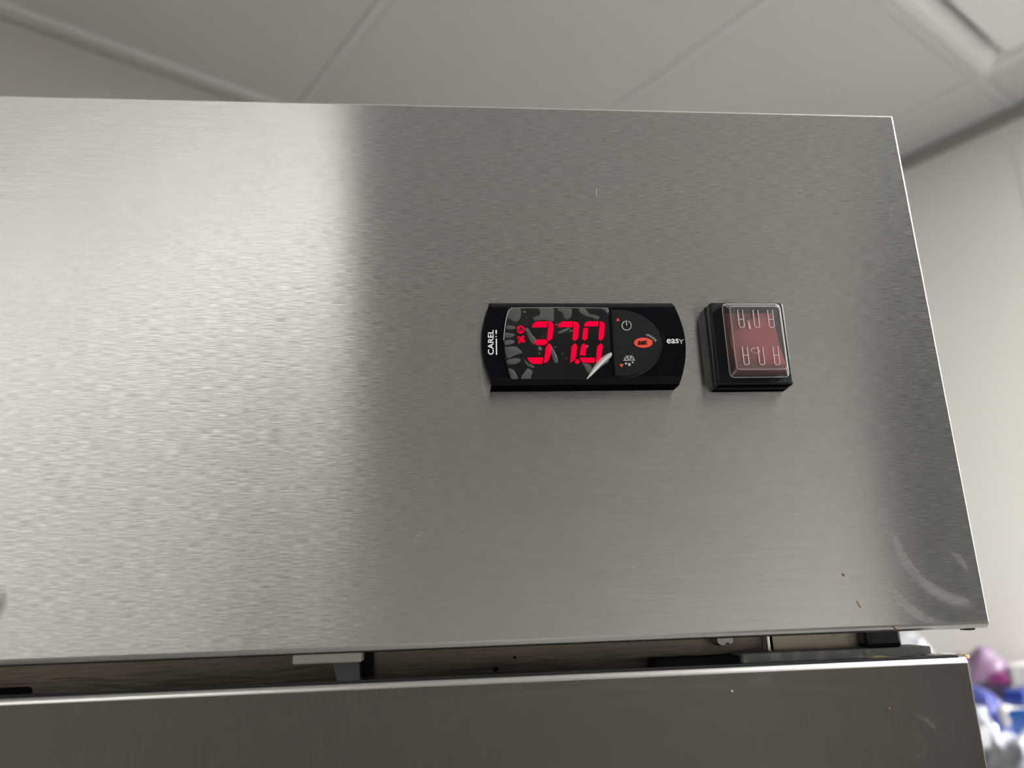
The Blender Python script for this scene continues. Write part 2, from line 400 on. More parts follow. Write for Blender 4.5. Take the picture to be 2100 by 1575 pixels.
# batten lamp added out of view, shaped so the steel mirrors a bright field
p = at(706, 430, 0); d = p-CAM; d.y = -d.y
P0 = p + d*((CEIL-0.05-p.z)/d.z) - CXY
ba, bb = P0.dot(EA), P0.dot(EN)
c = room(ba-0.4, bb, CEIL); r = empty('added_batten_light', c, 'added unseen batten lamp by the left wall, mirrored as the bright field', 'lamp')
link('housing', rbox(bmesh.new(), A0+0.03, ba, bb-0.07, bb+0.07, CEIL-0.03, CEIL-0.0005, 0.003), m_ac, r, c)
link('diffuser', rbox(bmesh.new(), A0+0.035, ba-0.005, bb-0.06, bb+0.06, CEIL-0.055, CEIL-0.03, 0.006), m_diffl, r, c)
e1, e2 = mirrored(712, 750, FB), mirrored(1770, 750, FB)
cabinet('added_cabinet', e1, e2-0.004, FB-0.55, FB, CEIL-0.03, m_cab, 'added unseen grey cabinet with paler lower doors, dims the mirrored field', m_cablow, ndoor=2)
cabinet('added_cabinet', e2, 1.93, FB-0.55, FB, CEIL-0.03, m_cabdark, 'added unseen charcoal cabinet, darkens the mirrored field at the right', m_cabmid)

# ------------------------------------------------------------------ the refrigerator
fridge = empty('refrigerator', FR, 'brushed stainless steel refrigerator with red digital display and rocker switch', 'refrigerator')
def part(name, bm, m, parent=None, smooth=False, label=None):
    o = link(name, bm, m, parent or fridge, FR, smooth)
    if label: o['label'] = label
    return o
def Pz(z): return Z0 + z
W_ = 1.36  # widened out of view to block bounce light behind the refrigerator
FY = 0.0255                                  # depth of the frame behind the doors
SPLIT = -0.68
# body
part('body', box(bmesh.new(), -W_+0.02, at(1790, 1310, FY).x, FY, 0.62, 0.10, Pz(0.19), 0.001), m_body)
for x in (-W_+0.09, -0.10):
    for y in (0.12, 0.55):
        bm = bmesh.new(); bmesh.ops.create_cone(bm, cap_ends=True, segments=16, radius1=0.028, radius2=0.02, depth=0.1,
            matrix=Matrix.Translation((x, y, 0.05))); part('foot', bm, m_black, smooth=True)
# control panel: sheet with tight folds at the top and right, a rounder fold below
def panel_mesh(x0, x1, y0, y1, z0, z1, rt, rs, rb):
    bm = bmesh.new(); box(bm, x0, x1, y0, y1, z0, z1)
    def sel(test): return [e for e in bm.edges if all(test(v.co) for v in e.verts)]
    E = 1e-6
    bw = {}
    bmesh.ops.bevel(bm, geom=sel(lambda c: abs(c.z-z0) < E and abs(c.y-y0) < E), offset=rb, segments=6, affect='EDGES', profile=0.5)
    bmesh.ops.bevel(bm, geom=sel(lambda c: abs(c.z-z1) < E and abs(c.y-y0) < E), offset=rt, segments=4, affect='EDGES', profile=0.5)
    es = [e for e in bm.edges if all(abs(v.co.x-x1) < E for v in e.verts) and
          (all(v.co.y < y0+max(rb, rt)+E for v in e.verts))]
    bmesh.ops.bevel(bm, geom=es, offset=rs, segments=4, affect='EDGES', profile=0.5)
    bm.normal_update()
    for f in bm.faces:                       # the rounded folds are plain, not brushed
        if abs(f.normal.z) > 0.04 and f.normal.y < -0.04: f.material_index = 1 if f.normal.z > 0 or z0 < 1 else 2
    return bm
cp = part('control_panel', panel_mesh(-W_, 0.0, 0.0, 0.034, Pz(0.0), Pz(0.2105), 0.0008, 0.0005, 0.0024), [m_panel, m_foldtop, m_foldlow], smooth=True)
bm = bmesh.new(); p = at(1984, 1290, 0.004); box(bm, p.x-0.0018, p.x+0.0018, 0.002, 0.006, Pz(-0.0006), Pz(0.001), 0.0004); part('weld_bump', bm, m_black)
# key lock whose rim just shows at the left frame edge
bm = bmesh.new(); c = at(-46, 1225, 0)
bmesh.ops.create_cone(bm, cap_ends=True, segments=40, radius1=0.0065, radius2=0.0060, depth=0.006, matrix=Matrix.Translation((c.x, -0.003, c.z)) @ Matrix.Rotation(math.pi/2, 4, 'X'))
part('key_lock', bm, m_hinge, cp, True)
# rust spots, scratches on the panel
for q in ([(1757, 1232), (1761, 1240), (1765, 1246)], [(1728, 1176), (1731, 1181)], [(1833, 1286), (1839, 1291)]):
    bm = bmesh.new(); tube(bm, [at(*p, -0.00005) for p in q], 0.00022 if len(q) == 3 else 0.00035, 6); part('rust_spot', bm, m_rust, cp)
for q in ([(1224, 388), (1223, 397), (1225, 404)], [(1741, 452), (1743, 462), (1742, 470), (1745, 478)], [(1833, 417), (1826, 432), (1828, 446), (1824, 460)],
          [(1815, 249), (1817, 252)], [(1878, 1066), (1880, 1068)]):
    bm = bmesh.new(); tube(bm, [at(*p, -0.00002) for p in q], 0.00007, 5); part('scratch', bm, m_scratch, cp)

# door: steel skin folded over a black top cap
dz = -0.0088
def make_door(x0, x1, hinge_right):
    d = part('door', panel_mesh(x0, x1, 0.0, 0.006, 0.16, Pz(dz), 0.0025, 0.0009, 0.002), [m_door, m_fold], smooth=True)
    part('top_cap', box(bmesh.new(), x0+0.002, x1-0.003, 0.0008, 0.0045, 0.162, Pz(dz+0.0001), 0.0002), m_gasket, d)
    part('door_core', box(bmesh.new(), x0+0.004, x1-0.004, 0.0055, FY-0.003, 0.162, Pz(dz-0.014), 0.0005), m_gasket, d)
    part('gasket', box(bmesh.new(), x0+0.02, x1-0.05, FY-0.0025, FY-0.0002, 0.18, Pz(dz-0.010), 0.0005), m_gasket, d)
    hx = x0+0.05 if hinge_right else x1-0.075
    bm = bmesh.new(); box(bm, hx, hx+0.025, -0.05, -0.03, 1.0, 1.35, 0.006, 3)
    for z in (1.03, 1.32): box(bm, hx+0.005, hx+0.02, -0.032, 0.0, z-0.01, z+0.01, 0.002)
    part('handle', bm, m_bolt, d, True)
    return d
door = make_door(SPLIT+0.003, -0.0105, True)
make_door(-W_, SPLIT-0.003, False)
bm = bmesh.new(); tube(bm, [at(1500, 1416.5, -0.0001), at(1503, 1417.5, -0.0001)], 0.0002, 6); part('fleck', bm, m_print, door)
bm = bmesh.new(); p = at(1823, 1454, 0); bmesh.ops.create_icosphere(bm, subdivisions=2, radius=0.0005, matrix=Matrix.Translation((p.x, 0, p.z))); part('dent', bm, m_rust, door, True)

# hinge: plate on the door, pin block up to the panel
yh = 0.012
h = [at(1523, 1341, yh), at(1523, 1364, yh), at(1912, 1340, yh), at(1908, 1322, yh)]
zt, zb = h[0].z, Pz(dz)-0.0006
hp = part('hinge_plate', box(bmesh.new(), h[0].x, h[3].x, yh, FY-0.0005, zb, zt, 0.0004), m_hinge)
part('hinge_base', box(bmesh.new(), h[0].x+0.0005, h[3].x-0.0005, 0.0052, FY-0.001, Pz(dz-0.0145), zb+0.0001, 0.0002), m_gasket, hp)
k0, k1 = at(1345, 1350, 0.015), at(1521, 1345, 0.015)  # black block added to darken the shaded gap left of the hinge
part('shade_block', box(bmesh.new(), k0.x, k1.x, 0.015, FY-0.0002, Pz(dz-0.0145), k1.z, 0.0004), m_gasket)
c = at(1774, 1337, yh)
bm = bmesh.new(); bmesh.ops.create_icosphere(bm, subdivisions=2, radius=0.0009, matrix=Matrix.Translation((c.x, yh, c.z))); part('rivet', bm, m_hinge, hp, True)
b0, b1 = at(1776, 1310, 0.015), at(1850, 1310, 0.015)
part('hinge_pin_block', box(bmesh.new(), b0.x, b1.x, 0.0145, 0.027, zt-0.0005, Pz(0.004), 0.002, 3), m_black, hp, True)
# bright plate and its upright edge behind the hinge
q0, q1 = at(1585, 1320, FY-0.004), at(1800, 1320, FY-0.004)
part('frame_plate', box(bmesh.new(), q0.x, q1.x, FY-0.004, FY-0.0002, Pz(-0.008), Pz(0.03), 0.0006), m_plate, label='lighter steel plate behind the hinge')
e0 = at(1577, 1320, FY-0.005)
part('plate_edge', box(bmesh.new(), e0.x-0.0006, e0.x+0.0006, FY-0.005, FY-0.0002, Pz(-0.008), Pz(0.03), 0.0004), m_bolt)
for x, r in ((1477, 0.0022), (1493, 0.0016)):
    p = at(x, 1312, FY-0.006); bm = bmesh.new()
    bmesh.ops.create_cone(bm, cap_ends=True, segments=6, radius1=r, radius2=r*0.9, depth=0.008, matrix=Matrix.Translation((p.x, FY-0.004, p.z)) @ Matrix.Rotation(math.pi/2, 4, 'X'))
    part('bolt', bm, m_zinc)
# slot in the frame at the left, small screw holes
p0, p1 = at(-60, 1420, FY), at(64, 1418, FY)
bm = bmesh.new(); zc_ = (p0.z+p1.z)/2; rr = 0.0014
pts = [(p0.x, zc_-rr), (p1.x-rr, zc_-rr)] + [(p1.x-rr+rr*math.cos(t), zc_+rr*math.sin(t)) for t in [math.pi*(k/8-0.5) for k in range(1, 8)]] + [(p1.x-rr, zc_+rr), (p0.x, zc_+rr)]
prism(bm, pts, FY-0.0006, FY+0.001); part('slot', bm, m_gasket)
for x, y, r in ((1055, 1348, 0.0005), (1016, 1372, 0.0010)):
    p = at(x, y, FY); bm = bmesh.new(); bmesh.ops.create_cone(bm, cap_ends=True, segments=12, radius1=r, radius2=r, depth=0.002, matrix=Matrix.Translation((p.x, FY, p.z)) @ Matrix.Rotation(math.pi/2, 4, 'X')); part('screw_hole', bm, m_gasket)
# white plastic plate, its grey bracket, the dark post beside it
pl0, pl1 = at(599, 1352, 0.012), at(742, 1352, 0.012)
wz = at(670, 1361, 0.012).z
wp = part('white_clip', box(bmesh.new(), pl0.x, pl1.x, 0.012, FY+0.0003, wz, wz+0.006, 0.0007, 3), m_white, smooth=True, label='white plastic clip under the control panel')
br = [at(682, 1360, 0.016), at(736, 1356, 0.016), at(738, 1400, 0.016), at(692, 1400, 0.016)]
part('bracket', prism(bmesh.new(), [xz(v) for v in br], 0.016, FY+0.0003), m_greyplastic, wp, label='grey tapered bracket')
b0, b1 = at(736, 1370, 0.020), at(763, 1370, 0.020)
part('post', box(bmesh.new(), b0.x, b1.x, 0.020, FY+0.0003, Pz(-0.009), Pz(0.01)), m_gasket)
# foam and torn foil squeezed out beside the hinge
def blob(name, pts, y0, y1, m, par):
    bm = bmesh.new(); prism(bm, [xz(at(x, y, y0)) for x, y in spline(pts, 4)], y0, y1)
    for v in bm.verts: v.co += Vector((noise.noise(v.co*900), noise.noise(v.co*700+Vector((5, 0, 0)))*1.5, noise.noise(v.co*800+Vector((0, 9, 0)))))*0.0002
    return part(name, bm, m, par)
blob('foam_bead', [(1786, 1351), (1792, 1345.5), (1808, 1344.5), (1830, 1347), (1852, 1346.5), (1838, 1351), (1815, 1353), (1796, 1354)], 0.0095, 0.0118, m_foam, hp)
blob('foil_scrap', [(1868, 1348), (1892, 1345), (1890, 1347.5), (1870, 1350)], 0.0095, 0.0113, m_foil, door)
blob('foil_scrap', [(1905, 1343), (1921, 1341), (1935, 1347.5), (1914, 1349)], 0.010, 0.013, m_foil, door)
blob('foil_scrap', [(1936, 1341), (1958, 1340.5), (1972, 1343), (1962, 1345), (1940, 1343.5)], 0.012, 0.016, m_foil, door)
blob('foam_bead', [(1979, 1344), (1984, 1341.5), (1989, 1344), (1988, 1350), (1982, 1349)], 0.004, 0.009, m_foam, door)

# ------------------------------------------------------------------ temperature controller
cl, cr, ct, cb_ = -0.18023, -0.10373, Pz(0.1211), Pz(0.0890)
sag = 0.0037
def outline(ins_lr, ins_tb, nside=14):
    pts = []; zt_, zb_ = ct-ins_tb, cb_+ins_tb; zm = (ct+cb_)/2; hh = (ct-cb_)/2
    for k in range(nside+1):
        z = zb_ + (zt_-zb_)*k/nside; pts.append((cr-ins_lr - sag*((z-zm)/hh)**2, z))
    for k in range(nside+1):
        z = zt_ - (zt_-zb_)*k/nside; pts.append((cl+ins_lr + sag*((z-zm)/hh)**2, z))
    return pts
def loops(bm, specs):
    rings = [[bm.verts.new((p[0], y, p[1])) for p in outline(a, b)] for a, b, y in specs]
    for A, B in zip(rings, rings[1:]):
        for k in range(len(A)): bm.faces.new((A[k], A[(k+1) % len(A)], B[(k+1) % len(A)], B[k]))
    bm.faces.new(rings[0][::-1]); bm.faces.new(rings[-1])
YF = -0.0098
bm = bmesh.new()
loops(bm, [(0, 0, 0.0005), (0, 0, -0.0070), (0.0002, 0.0003, -0.0076), (0.0005, 0.0020, -0.0092), (0.0009, 0.0026, YF), (0.0012, 0.0030, YF)])
def matte_under(bm):
    bm.normal_update()
    for f in bm.faces:
        if abs(f.normal.z) > 0.8: f.material_index = 1
bmesh.ops.recalc_face_normals(bm, faces=bm.faces); matte_under(bm)
ctl = part('temperature_controller', bm, [m_blackgloss, m_matte], smooth=True, label='black temperature controller with red digits')
def flat(name, polys, m, y, th=0.00012, par=ctl, fn=zc, label=None, smoothn=0):
    bm = bmesh.new()
    for q in polys:
        if smoothn: q = spline(q, smoothn)
        prism(bm, [xz(fn(p, y)) for p in q], y-th, y+0.00005)
    return part(name, bm, m, par, label=label)
# display window and keypad
win = [(372, 190), (1310, 188), (1345, 845), (398, 852), (352, 690), (332, 500), (342, 340), (356, 260)]
flat('display_window', [win], m_blackgloss, YF, 0.0001)
arc = [(1322, 192), (1480, 200), (1640, 250), (1770, 350), (1822, 450), (1836, 540), (1808, 650), (1730, 750), (1610, 822), (1480, 850), (1372, 838)]
flat('keypad_groove', [spline(arc, 5, False)], m_gasket, YF, 0.0001)
arc2 = [(1338, 210), (1480, 216), (1632, 268), (1748, 362), (1796, 455), (1810, 540), (1784, 640), (1710, 734), (1600, 802), (1480, 828), (1370, 820)]
bm = bmesh.new(); prism(bm, [xz(zc(p, YF)) for p in spline(arc2, 5, False)], YF-0.00045, YF)
bmesh.ops.bevel(bm, geom=[e for e in bm.edges if all(v.co.y < YF-0.0004 for v in e.verts)], offset=0.00015, segments=2, affect='EDGES')
part('keypad', bm, m_pad, ctl, True)
YK = YF-0.00045
bm = bmesh.new(); tube(bm, [zc(p, YF-0.0003) for p in spline(arc, 5, False)], 0.00018, 6); part('keypad_rim', bm, m_blackgloss, ctl, True)
# digits
D = {'3': [[(598, 371), (606, 346), (620, 328), (645, 318), (745, 315), (737, 371)],
           [(753, 317), (782, 323), (798, 340), (801, 360), (787, 475), (757, 500), (738, 486), (750, 372)],
           [(617, 511), (650, 487), (725, 485), (747, 510), (715, 538), (640, 536)],
           [(755, 525), (778, 548), (768, 640), (757, 672), (738, 696), (710, 706), (728, 552)],
           [(553, 655), (698, 655), (692, 713), (605, 711), (578, 695)]],
     '7': [[(838, 369), (848, 344), (864, 326), (890, 317), (982, 316), (975, 369)],
           [(990, 317), (1018, 323), (1036, 338), (1040, 358), (1028, 475), (1003, 498), (978, 485)],
           [(1000, 520), (1020, 545), (1009, 640), (995, 676), (955, 704), (970, 550)]],
     '0': [[(1082, 362), (1090, 340), (1104, 325), (1130, 316), (1222, 315), (1214, 361)],
           [(1234, 316), (1262, 322), (1278, 338), (1280, 358), (1268, 470), (1243, 497), (1220, 480)],
           [(1243, 520), (1262, 545), (1248, 640), (1236, 672), (1218, 690), (1195, 699), (1210, 550)],
           [(1080, 378), (1122, 378), (1115, 475), (1087, 498), (1068, 475)],
           [(1083, 520), (1108, 548), (1097, 636), (1046, 632), (1058, 545)],
           [(1045, 655), (1185, 657), (1178, 703), (1092, 703), (1068, 695)]]}
YD = YF-0.00034                              # the lit bars shine through the film
for k in '370': flat('digit', D[k], m_led, YD)
def disc(c, rx, ry, n=24, rot=0.0): return [(c[0]+rx*math.cos(t)*math.cos(rot)-ry*math.sin(t)*math.sin(rot), c[1]+rx*math.cos(t)*math.sin(rot)+ry*math.sin(t)*math.cos(rot)) for t in [2*math.pi*i/n for i in range(n)]]
flat('decimal_point', [disc((1021, 691), 21, 22)], m_led, YD)
def stroke(name, paths, r, m, y, closed=False, fn=zc, par=ctl):
    bm = bmesh.new()
    for q in paths:
        ww = [fn(p, y) for p in q]; n_ = len(ww); R = []
        for i in range(n_):
            a = ww[(i-1) % n_] if (closed or i > 0) else ww[i]; b = ww[(i+1) % n_] if (closed or i < n_-1) else ww[i]
            t = (b-a).normalized(); s = Vector((-t.z, 0, t.x))*r; f = Vector((0, -0.00014, 0))
            R.append([bm.verts.new(ww[i]+v) for v in (s, s+f, f-s, -s)])
        for i in range(n_ if closed else n_-1):
            A, B = R[i], R[(i+1) % n_]
            for k in range(4): bm.faces.new((A[k], A[(k+1) % 4], B[(k+1) % 4], B[k]))
        if not closed: bm.faces.new(R[0]); bm.faces.new(R[-1][::-1])
    return part(name, bm, m, par)
stroke('compressor_icon', [disc((492, 393), 31, 32)], 0.00018, m_led, YD, True)
flat('compressor_wedge', [[(472, 368), (480, 366), (489, 416), (484, 417)], [(512, 366), (505, 364), (495, 416), (500, 417)]], m_led, YD, 0.0002)
fan = []
for k in range(4):
    t = math.radians(35+90*k); fan.append(disc((497+21*math.cos(t), 485+21*math.sin(t)), 17, 10, 14, t))
stroke('fan_icon', fan, 0.00014, m_led, YD, True)
# printed keypad symbols
YP = YK
flat('up_arrow', [[(1402, 282), (1421, 312), (1385, 312)]], m_orange, YP)
flat('down_arrow', [[(1416, 716), (1454, 716), (1437, 748)]], m_orange, YP)
stroke('power_symbol', [[(1483+43*math.cos(t), 355+43*math.sin(t)) for t in [math.radians(-68+ (316*i/24)) for i in range(25)]]], 0.00015, m_printgrey, YP)
stroke('power_symbol', [[(1479, 305), (1484, 355)]], 0.00017, m_printgrey, YP)
flat('set_button', [disc((1640, 516), 88, 47, 40)], m_orange, YP, label='orange oval set button')
part('set_text', text_px(bmesh.new(), 'set', zc, (1592, 536), (1678, 534), (1590, 490), YP-0.00012, bold=0.03), m_dark, ctl)
bm = bmesh.new()
for ch, c, ang, hgt, wd in (('m', (1684, 447), 14, 20, 34), ('u', (1716, 462), 34, 20, 24), ('t', (1738, 477), 46, 27, 15), ('e', (1753, 494), 62, 20, 22)):
    t = math.radians(ang); ex = (math.cos(t)*wd, math.sin(t)*wd); ey = (math.sin(t)*hgt, -math.cos(t)*hgt)
    o = (c[0]-ex[0]/2-ey[0]/2, c[1]-ex[1]/2-ey[1]/2)
    text_px(bm, ch, zc, o, (o[0]+ex[0], o[1]+ex[1]), (o[0]+ey[0], o[1]+ey[1]), YP, bold=0.005)
part('mute_text', bm, m_printgrey, ctl)
stroke('defrost_symbol', [[(1452, 680), (1562, 679)], [(1507, 678), (1477, 634)], [(1507, 678), (1536, 633)],
    [(1497, 661), (1463, 653)], [(1497, 661), (1497, 636)], [(1518, 661), (1550, 651)], [(1518, 661), (1514, 634)],
    [(1473, 678), (1460, 660)], [(1541, 678), (1553, 660)]], 0.00013, m_printgrey, YP)
def drop(c, s): return [(c[0], c[1]-s*1.35)] + [(c[0]+s*math.cos(t), c[1]+s*math.sin(t)) for t in [math.radians(-25+230*i/12) for i in range(13)]]
flat('defrost_drops', [drop((1478, 710), 10), drop((1509, 720), 13), drop((1540, 700), 8)], m_printgrey, YP)
# maker's lettering
part('maker_text', text_px(bmesh.new(), 'CAREL', zc, (240, 628), (238, 396), (186, 628), YF, bold=0.012), m_print, ctl, label='white maker lettering set upright')
flat('underline', [[(257, 396), (268, 396), (268, 434), (257, 434)], disc((262, 458), 6, 6, 12), [(259, 478), (269, 478), (271, 628), (261, 629)]], m_print, YF)
part('model_text', text_px(text_px(bmesh.new(), 'eas', zc, (1860, 524), (1972, 521), (1858, 481), YF, bold=0.012), 'Y', zc, (1970, 526), (2021, 525), (1969, 484), YF, bold=0.0), m_print, ctl, label='white lettering at the right end')
# protective film with air pockets, torn and lifted at its lower right corner
film = [(372, 190), (1310, 188), (1338, 640), (1115, 855), (398, 855), (352, 690), (332, 500), (342, 340), (356, 260)]
YM = YF-0.00030
flat('protective_film', [film], m_film, YM, 0.00004)
bub = [[(385, 205), (440, 195), (490, 200), (492, 270), (470, 310), (430, 318), (385, 290), (370, 270)],
       [(660, 192), (720, 188), (800, 195), (800, 270), (790, 318), (700, 300), (640, 312), (606, 290), (625, 270), (665, 262), (672, 230)],
       [(830, 205), (900, 195), (965, 200), (968, 250), (950, 285), (915, 298), (890, 270), (875, 235)],
       [(1030, 200), (1090, 195), (1130, 245), (1190, 258), (1230, 275), (1205, 298), (1160, 280), (1100, 265), (1060, 240)],
       [(1255, 195), (1306, 192), (1312, 245), (1285, 225)],
       [(362, 355), (410, 358), (442, 368), (440, 385), (400, 393), (360, 390)],
       [(345, 420), (375, 428), (420, 430), (436, 445), (415, 460), (372, 472), (345, 465)],
       [(345, 500), (390, 488), (430, 500), (425, 520), (380, 535), (345, 540)],
       [(350, 560), (440, 552), (480, 575), (508, 610), (460, 625), (410, 645), (372, 660), (350, 610)],
       [(362, 685), (420, 662), (480, 665), (488, 685), (450, 710), (385, 720)],
       [(380, 760), (420, 770), (450, 810), (462, 850), (405, 850)], [(498, 850), (530, 790), (565, 755), (605, 790), (590, 820), (580, 850)],
       [(532, 385), (560, 380), (590, 430), (640, 490), (640, 520), (605, 530), (570, 480), (545, 420)],
       [(525, 665), (545, 690), (575, 715), (615, 735), (610, 752), (570, 740), (540, 715)],
       [(750, 520), (780, 545), (810, 600), (838, 670), (838, 700), (810, 700), (785, 640), (760, 590)],
       [(838, 420), (880, 395), (945, 372), (955, 380), (915, 410), (860, 432)], [(1065, 705), (1100, 712), (1140, 720), (1160, 770), (1150, 810), (1105, 780), (1090, 740)],
       [(1205, 690), (1260, 680), (1320, 684), (1270, 725), (1212, 755)],
       disc((525, 228), 15, 11, 10), disc((697, 459), 10, 8, 8), disc((670, 572), 18, 22, 10), disc((665, 617), 12, 9, 8), disc((812, 558), 9, 8, 8),
       disc((882, 618), 8, 7, 8), disc((922, 662), 9, 7, 8), disc((828, 348), 11, 11, 8), disc((962, 405), 17, 13, 8), disc((1110, 552), 15, 18, 10), disc((864, 793), 6, 5, 8), disc((548, 284), 7, 6, 8)]
bm = bmesh.new()
for i, q in enumerate(bub):
    q = spline(q, 4) if len(q) < 12 and i < 18 else q
    q3 = [zc(p, YM) for p in q]; c = sum(q3, Vector())/len(q3)
    rings = []
    for s, hgt in ((1.0, 0.0), (0.86, 0.00007), (0.55, 0.00012)):
        rings.append([bm.verts.new(c+(p-c)*s+Vector((0, -0.00005-hgt, 0))) for p in q3])
    for A, B in zip(rings, rings[1:]):
        for k in range(len(A)): bm.faces.new((A[k], A[(k+1) % len(A)], B[(k+1) % len(A)], B[k]))
    bm.faces.new(rings[-1])
o = part('film_air_pockets', bm, m_bubble, ctl, True, label='pale air pockets trapped under the film'); o['kind'] = 'stuff'
# lifted torn edge
bm = bmesh.new(); L_ = []
pa, pb = zc((1112, 856), YM), zc((1348, 628), YM); d = (pb-pa); nn = Vector((-d.z, 0, d.x)).normalized()
for i in range(13):
    t = i/12; ww = 0.0020*math.sin(math.pi*(0.06+0.80*t))*(0.55+0.7*t)
    c = pa + d*t
    L_.append([bm.verts.new(c + nn*(ww*s) + Vector((0, -0.0001-0.0010*math.sin(s*math.pi)*(0.3+t*0.7), 0))) for s in (0, 0.2, 0.4, 0.6, 0.8, 1.0)])
for A, B in zip(L_, L_[1:]):
    for k in range(5): bm.faces.new((A[k], A[k+1], B[k+1], B[k]))
part('lifted_film_edge', bm, m_peel, ctl, True)
bm = bmesh.new(); tube(bm, [zc(p, YM) for p in [(1115, 856), (1160, 815), (1345, 640)]], 0.00009, 5); tube(bm, [zc(p, YM) for p in spline([(405, 192), (372, 230), (352, 320), (338, 420), (334, 490)], 4, False)], 0.00011, 5)
tube(bm, [zc(p, YM) for p in [(400, 190), (830, 186), (1308, 190)]], 0.00007, 5)
part('film_edge', bm, m_peel, ctl, True)

# ------------------------------------------------------------------ rocker switch under a clear cover
sx0, sx1, sz0, sz1 = -0.0938, -0.0644, Pz(0.0880), Pz(0.1209)
YS = -0.0092
def rrect(x0, x1, z0, z1, r, n_=3):
    out = []
    for cx, cz, a in ((x1-r, z1-r, 0), (x0+r, z1-r, 90), (x0+r, z0+r, 180), (x1-r, z0+r, 270)):
        for k in range(n_+1):
            t = math.radians(a+90*k/n_); out.append((cx+r*math.cos(t), cz+r*math.sin(t)))
    return out
def skin_rings(bm, specs, cap=True, mi=0):
    rings = [[bm.verts.new((p[0], y, p[1])) for p in rrect(*r)] for r, y in specs]
    for A, B in zip(rings, rings[1:]):
        for k in range(len(A)):
            f = bm.faces.new((A[k], A[(k+1) % len(A)], B[(k+1) % len(A)], B[k])); f.material_index = mi
    if cap:
        for f in (bm.faces.new(rings[0]), bm.faces.new(rings[-1])): f.material_index = mi
    return rings
def R4(i, r=0.0010): return (sx0+i, sx1-i, sz0+i, sz1-i, r)
bm = bmesh.new()
skin_rings(bm, [(R4(0), 0.0004), (R4(0), -0.0038), (R4(0.0005), -0.0042), (R4(0.0005), -0.0052), (R4(0.0002), -0.0056), (R4(0.0002), YS+0.0010), (R4(0.0004), YS+0.0003), (R4(0.0010), YS)], True)
bmesh.ops.recalc_face_normals(bm, faces=bm.faces); matte_under(bm)
sw = part('power_switch', bm, [m_switchblack, m_matte], smooth=True, label='black framed rocker switch')
# cover footprint from the photograph
u0, u1 = zs((440, 700), YS).x+0.0, zs((1250, 700), YS).x
cx0, cx1 = zs((505, 1205), YS).x, zs((1300, 1190), YS).x
cz0, cz1 = zs((800, 1208), YS).z, zs((800, 222), YS).z
YT = YS-0.0078
tx0, tx1 = zs((600, 1095), YT).x, zs((1282, 1095), YT).x
tz0, tz1 = zs((900, 1095), YT).z, zs((900, 252), YT).z
bm = bmesh.new()
skin_rings(bm, [((cx0, cx1, cz0, cz1, 0.0016), YS), ((cx0+0.0002, cx1-0.0002, cz0+0.0002, cz1-0.0002, 0.0016), YS-0.0006),
                ((tx0-0.0003, tx1+0.0003, tz0-0.0003, tz1+0.0003, 0.0014), YT+0.0006), ((tx0, tx1, tz0, tz1, 0.0012), YT)], False)
bm.faces.new(bm.verts[-16:] if False else [v for v in list(bm.verts)[-16:]])
cov = part('clear_cover', bm, m_cover, sw, True, label='clear plastic cover')
bm = bmesh.new()
tube(bm, [(p[0], YT+0.0002, p[1]) for p in rrect(tx0, tx1, tz0, tz1, 0.0012)], 0.00016, 6, True)
tube(bm, [(p[0], YS-0.0002, p[1]) for p in rrect(cx0, cx1, cz0, cz1, 0.0016)], 0.00015, 6, True)
for (ax, az, bx, bz) in ((cx0+0.0005, cz0+0.0005, tx0+0.0003, tz0+0.0003), (cx1-0.0005, cz0+0.0005, tx1-0.0003, tz0+0.0003), (cx0+0.0005, cz1-0.0005, tx0+0.0003, tz1-0.0003), (cx1-0.0005, cz1-0.0005, tx1-0.0003, tz1-0.0003)):
    tube(bm, [(ax, YS-0.0002, az), (bx, YT+0.0002, bz)], 0.00014, 6)
part('cover_edge', bm, m_coveredge, sw, True)
for (x, y0_, y1_, bar) in ((652, 300, 535, 428), (858, 300, 535, 0), (1055, 300, 535, 428), (715, 795, 1035, 910), (925, 795, 1035, 0), (1128, 790, 1035, 910)):
    hw = 33; lean = 0.115*(y1_-y0_)/2
    q = [(x-hw-lean, y0_), (x-hw+lean*0.8, y1_-22), (x-hw+lean+12, y1_), (x+hw+lean-10, y1_), (x+hw+lean, y1_-22), (x+hw-lean, y0_)]
    bm = bmesh.new(); tube(bm, [zs(p, YT-0.0001) for p in q], 0.00014, 6)
    if bar: tube(bm, [zs((x-hw, bar), YT-0.0001), zs((x+hw, bar), YT-0.0001)], 0.00011, 6)
    part('cover_slot', bm, m_coveredge, sw, True)
# rocker: curved face, lower end standing out
rx0, rx1 = cx0+0.0006, zs((1085, 350), YS-0.001).x
rzt, rzb = zs((750, 345), YS-0.001).z, cz0+0.0008
prof = []
for k in range(13):
    t = k/12; prof.append((rzt+(rzb+0.0022-rzt)*t, YS-0.0010-0.0012*t-0.0040*t**2.2))
bm = bmesh.new()
prof2 = prof + [(rzb, prof[-1][1]+0.0010), (rzb, YS+0.0004), (rzt, YS+0.0004)]
A = [bm.verts.new((rx0, y, z)) for z, y in prof2]; B = [bm.verts.new((rx1, y, z)) for z, y in prof2]
bm.faces.new(A); bm.faces.new(B[::-1])
for i in range(len(A)): j = (i+1) % len(A); bm.faces.new((A[i], A[j], B[j], B[i]))
part('rocker', bm, m_red, sw, True, label='dark red rocker')
def rock_y(z):
    t = min(max((z-rzt)/(rzb+0.0022-rzt), 0), 1); return YS-0.0010-0.0012*t-0.0040*t**2.2
bm = bmesh.new()
pi = [zs(p, YS-0.0016) for p in ((742, 436), (762, 434), (782, 558), (762, 560))]
vs = [bm.verts.new((p.x, rock_y(p.z)-0.00025, p.z)) for p in pi] + [bm.verts.new((p.x, rock_y(p.z)+0.0002, p.z)) for p in pi]
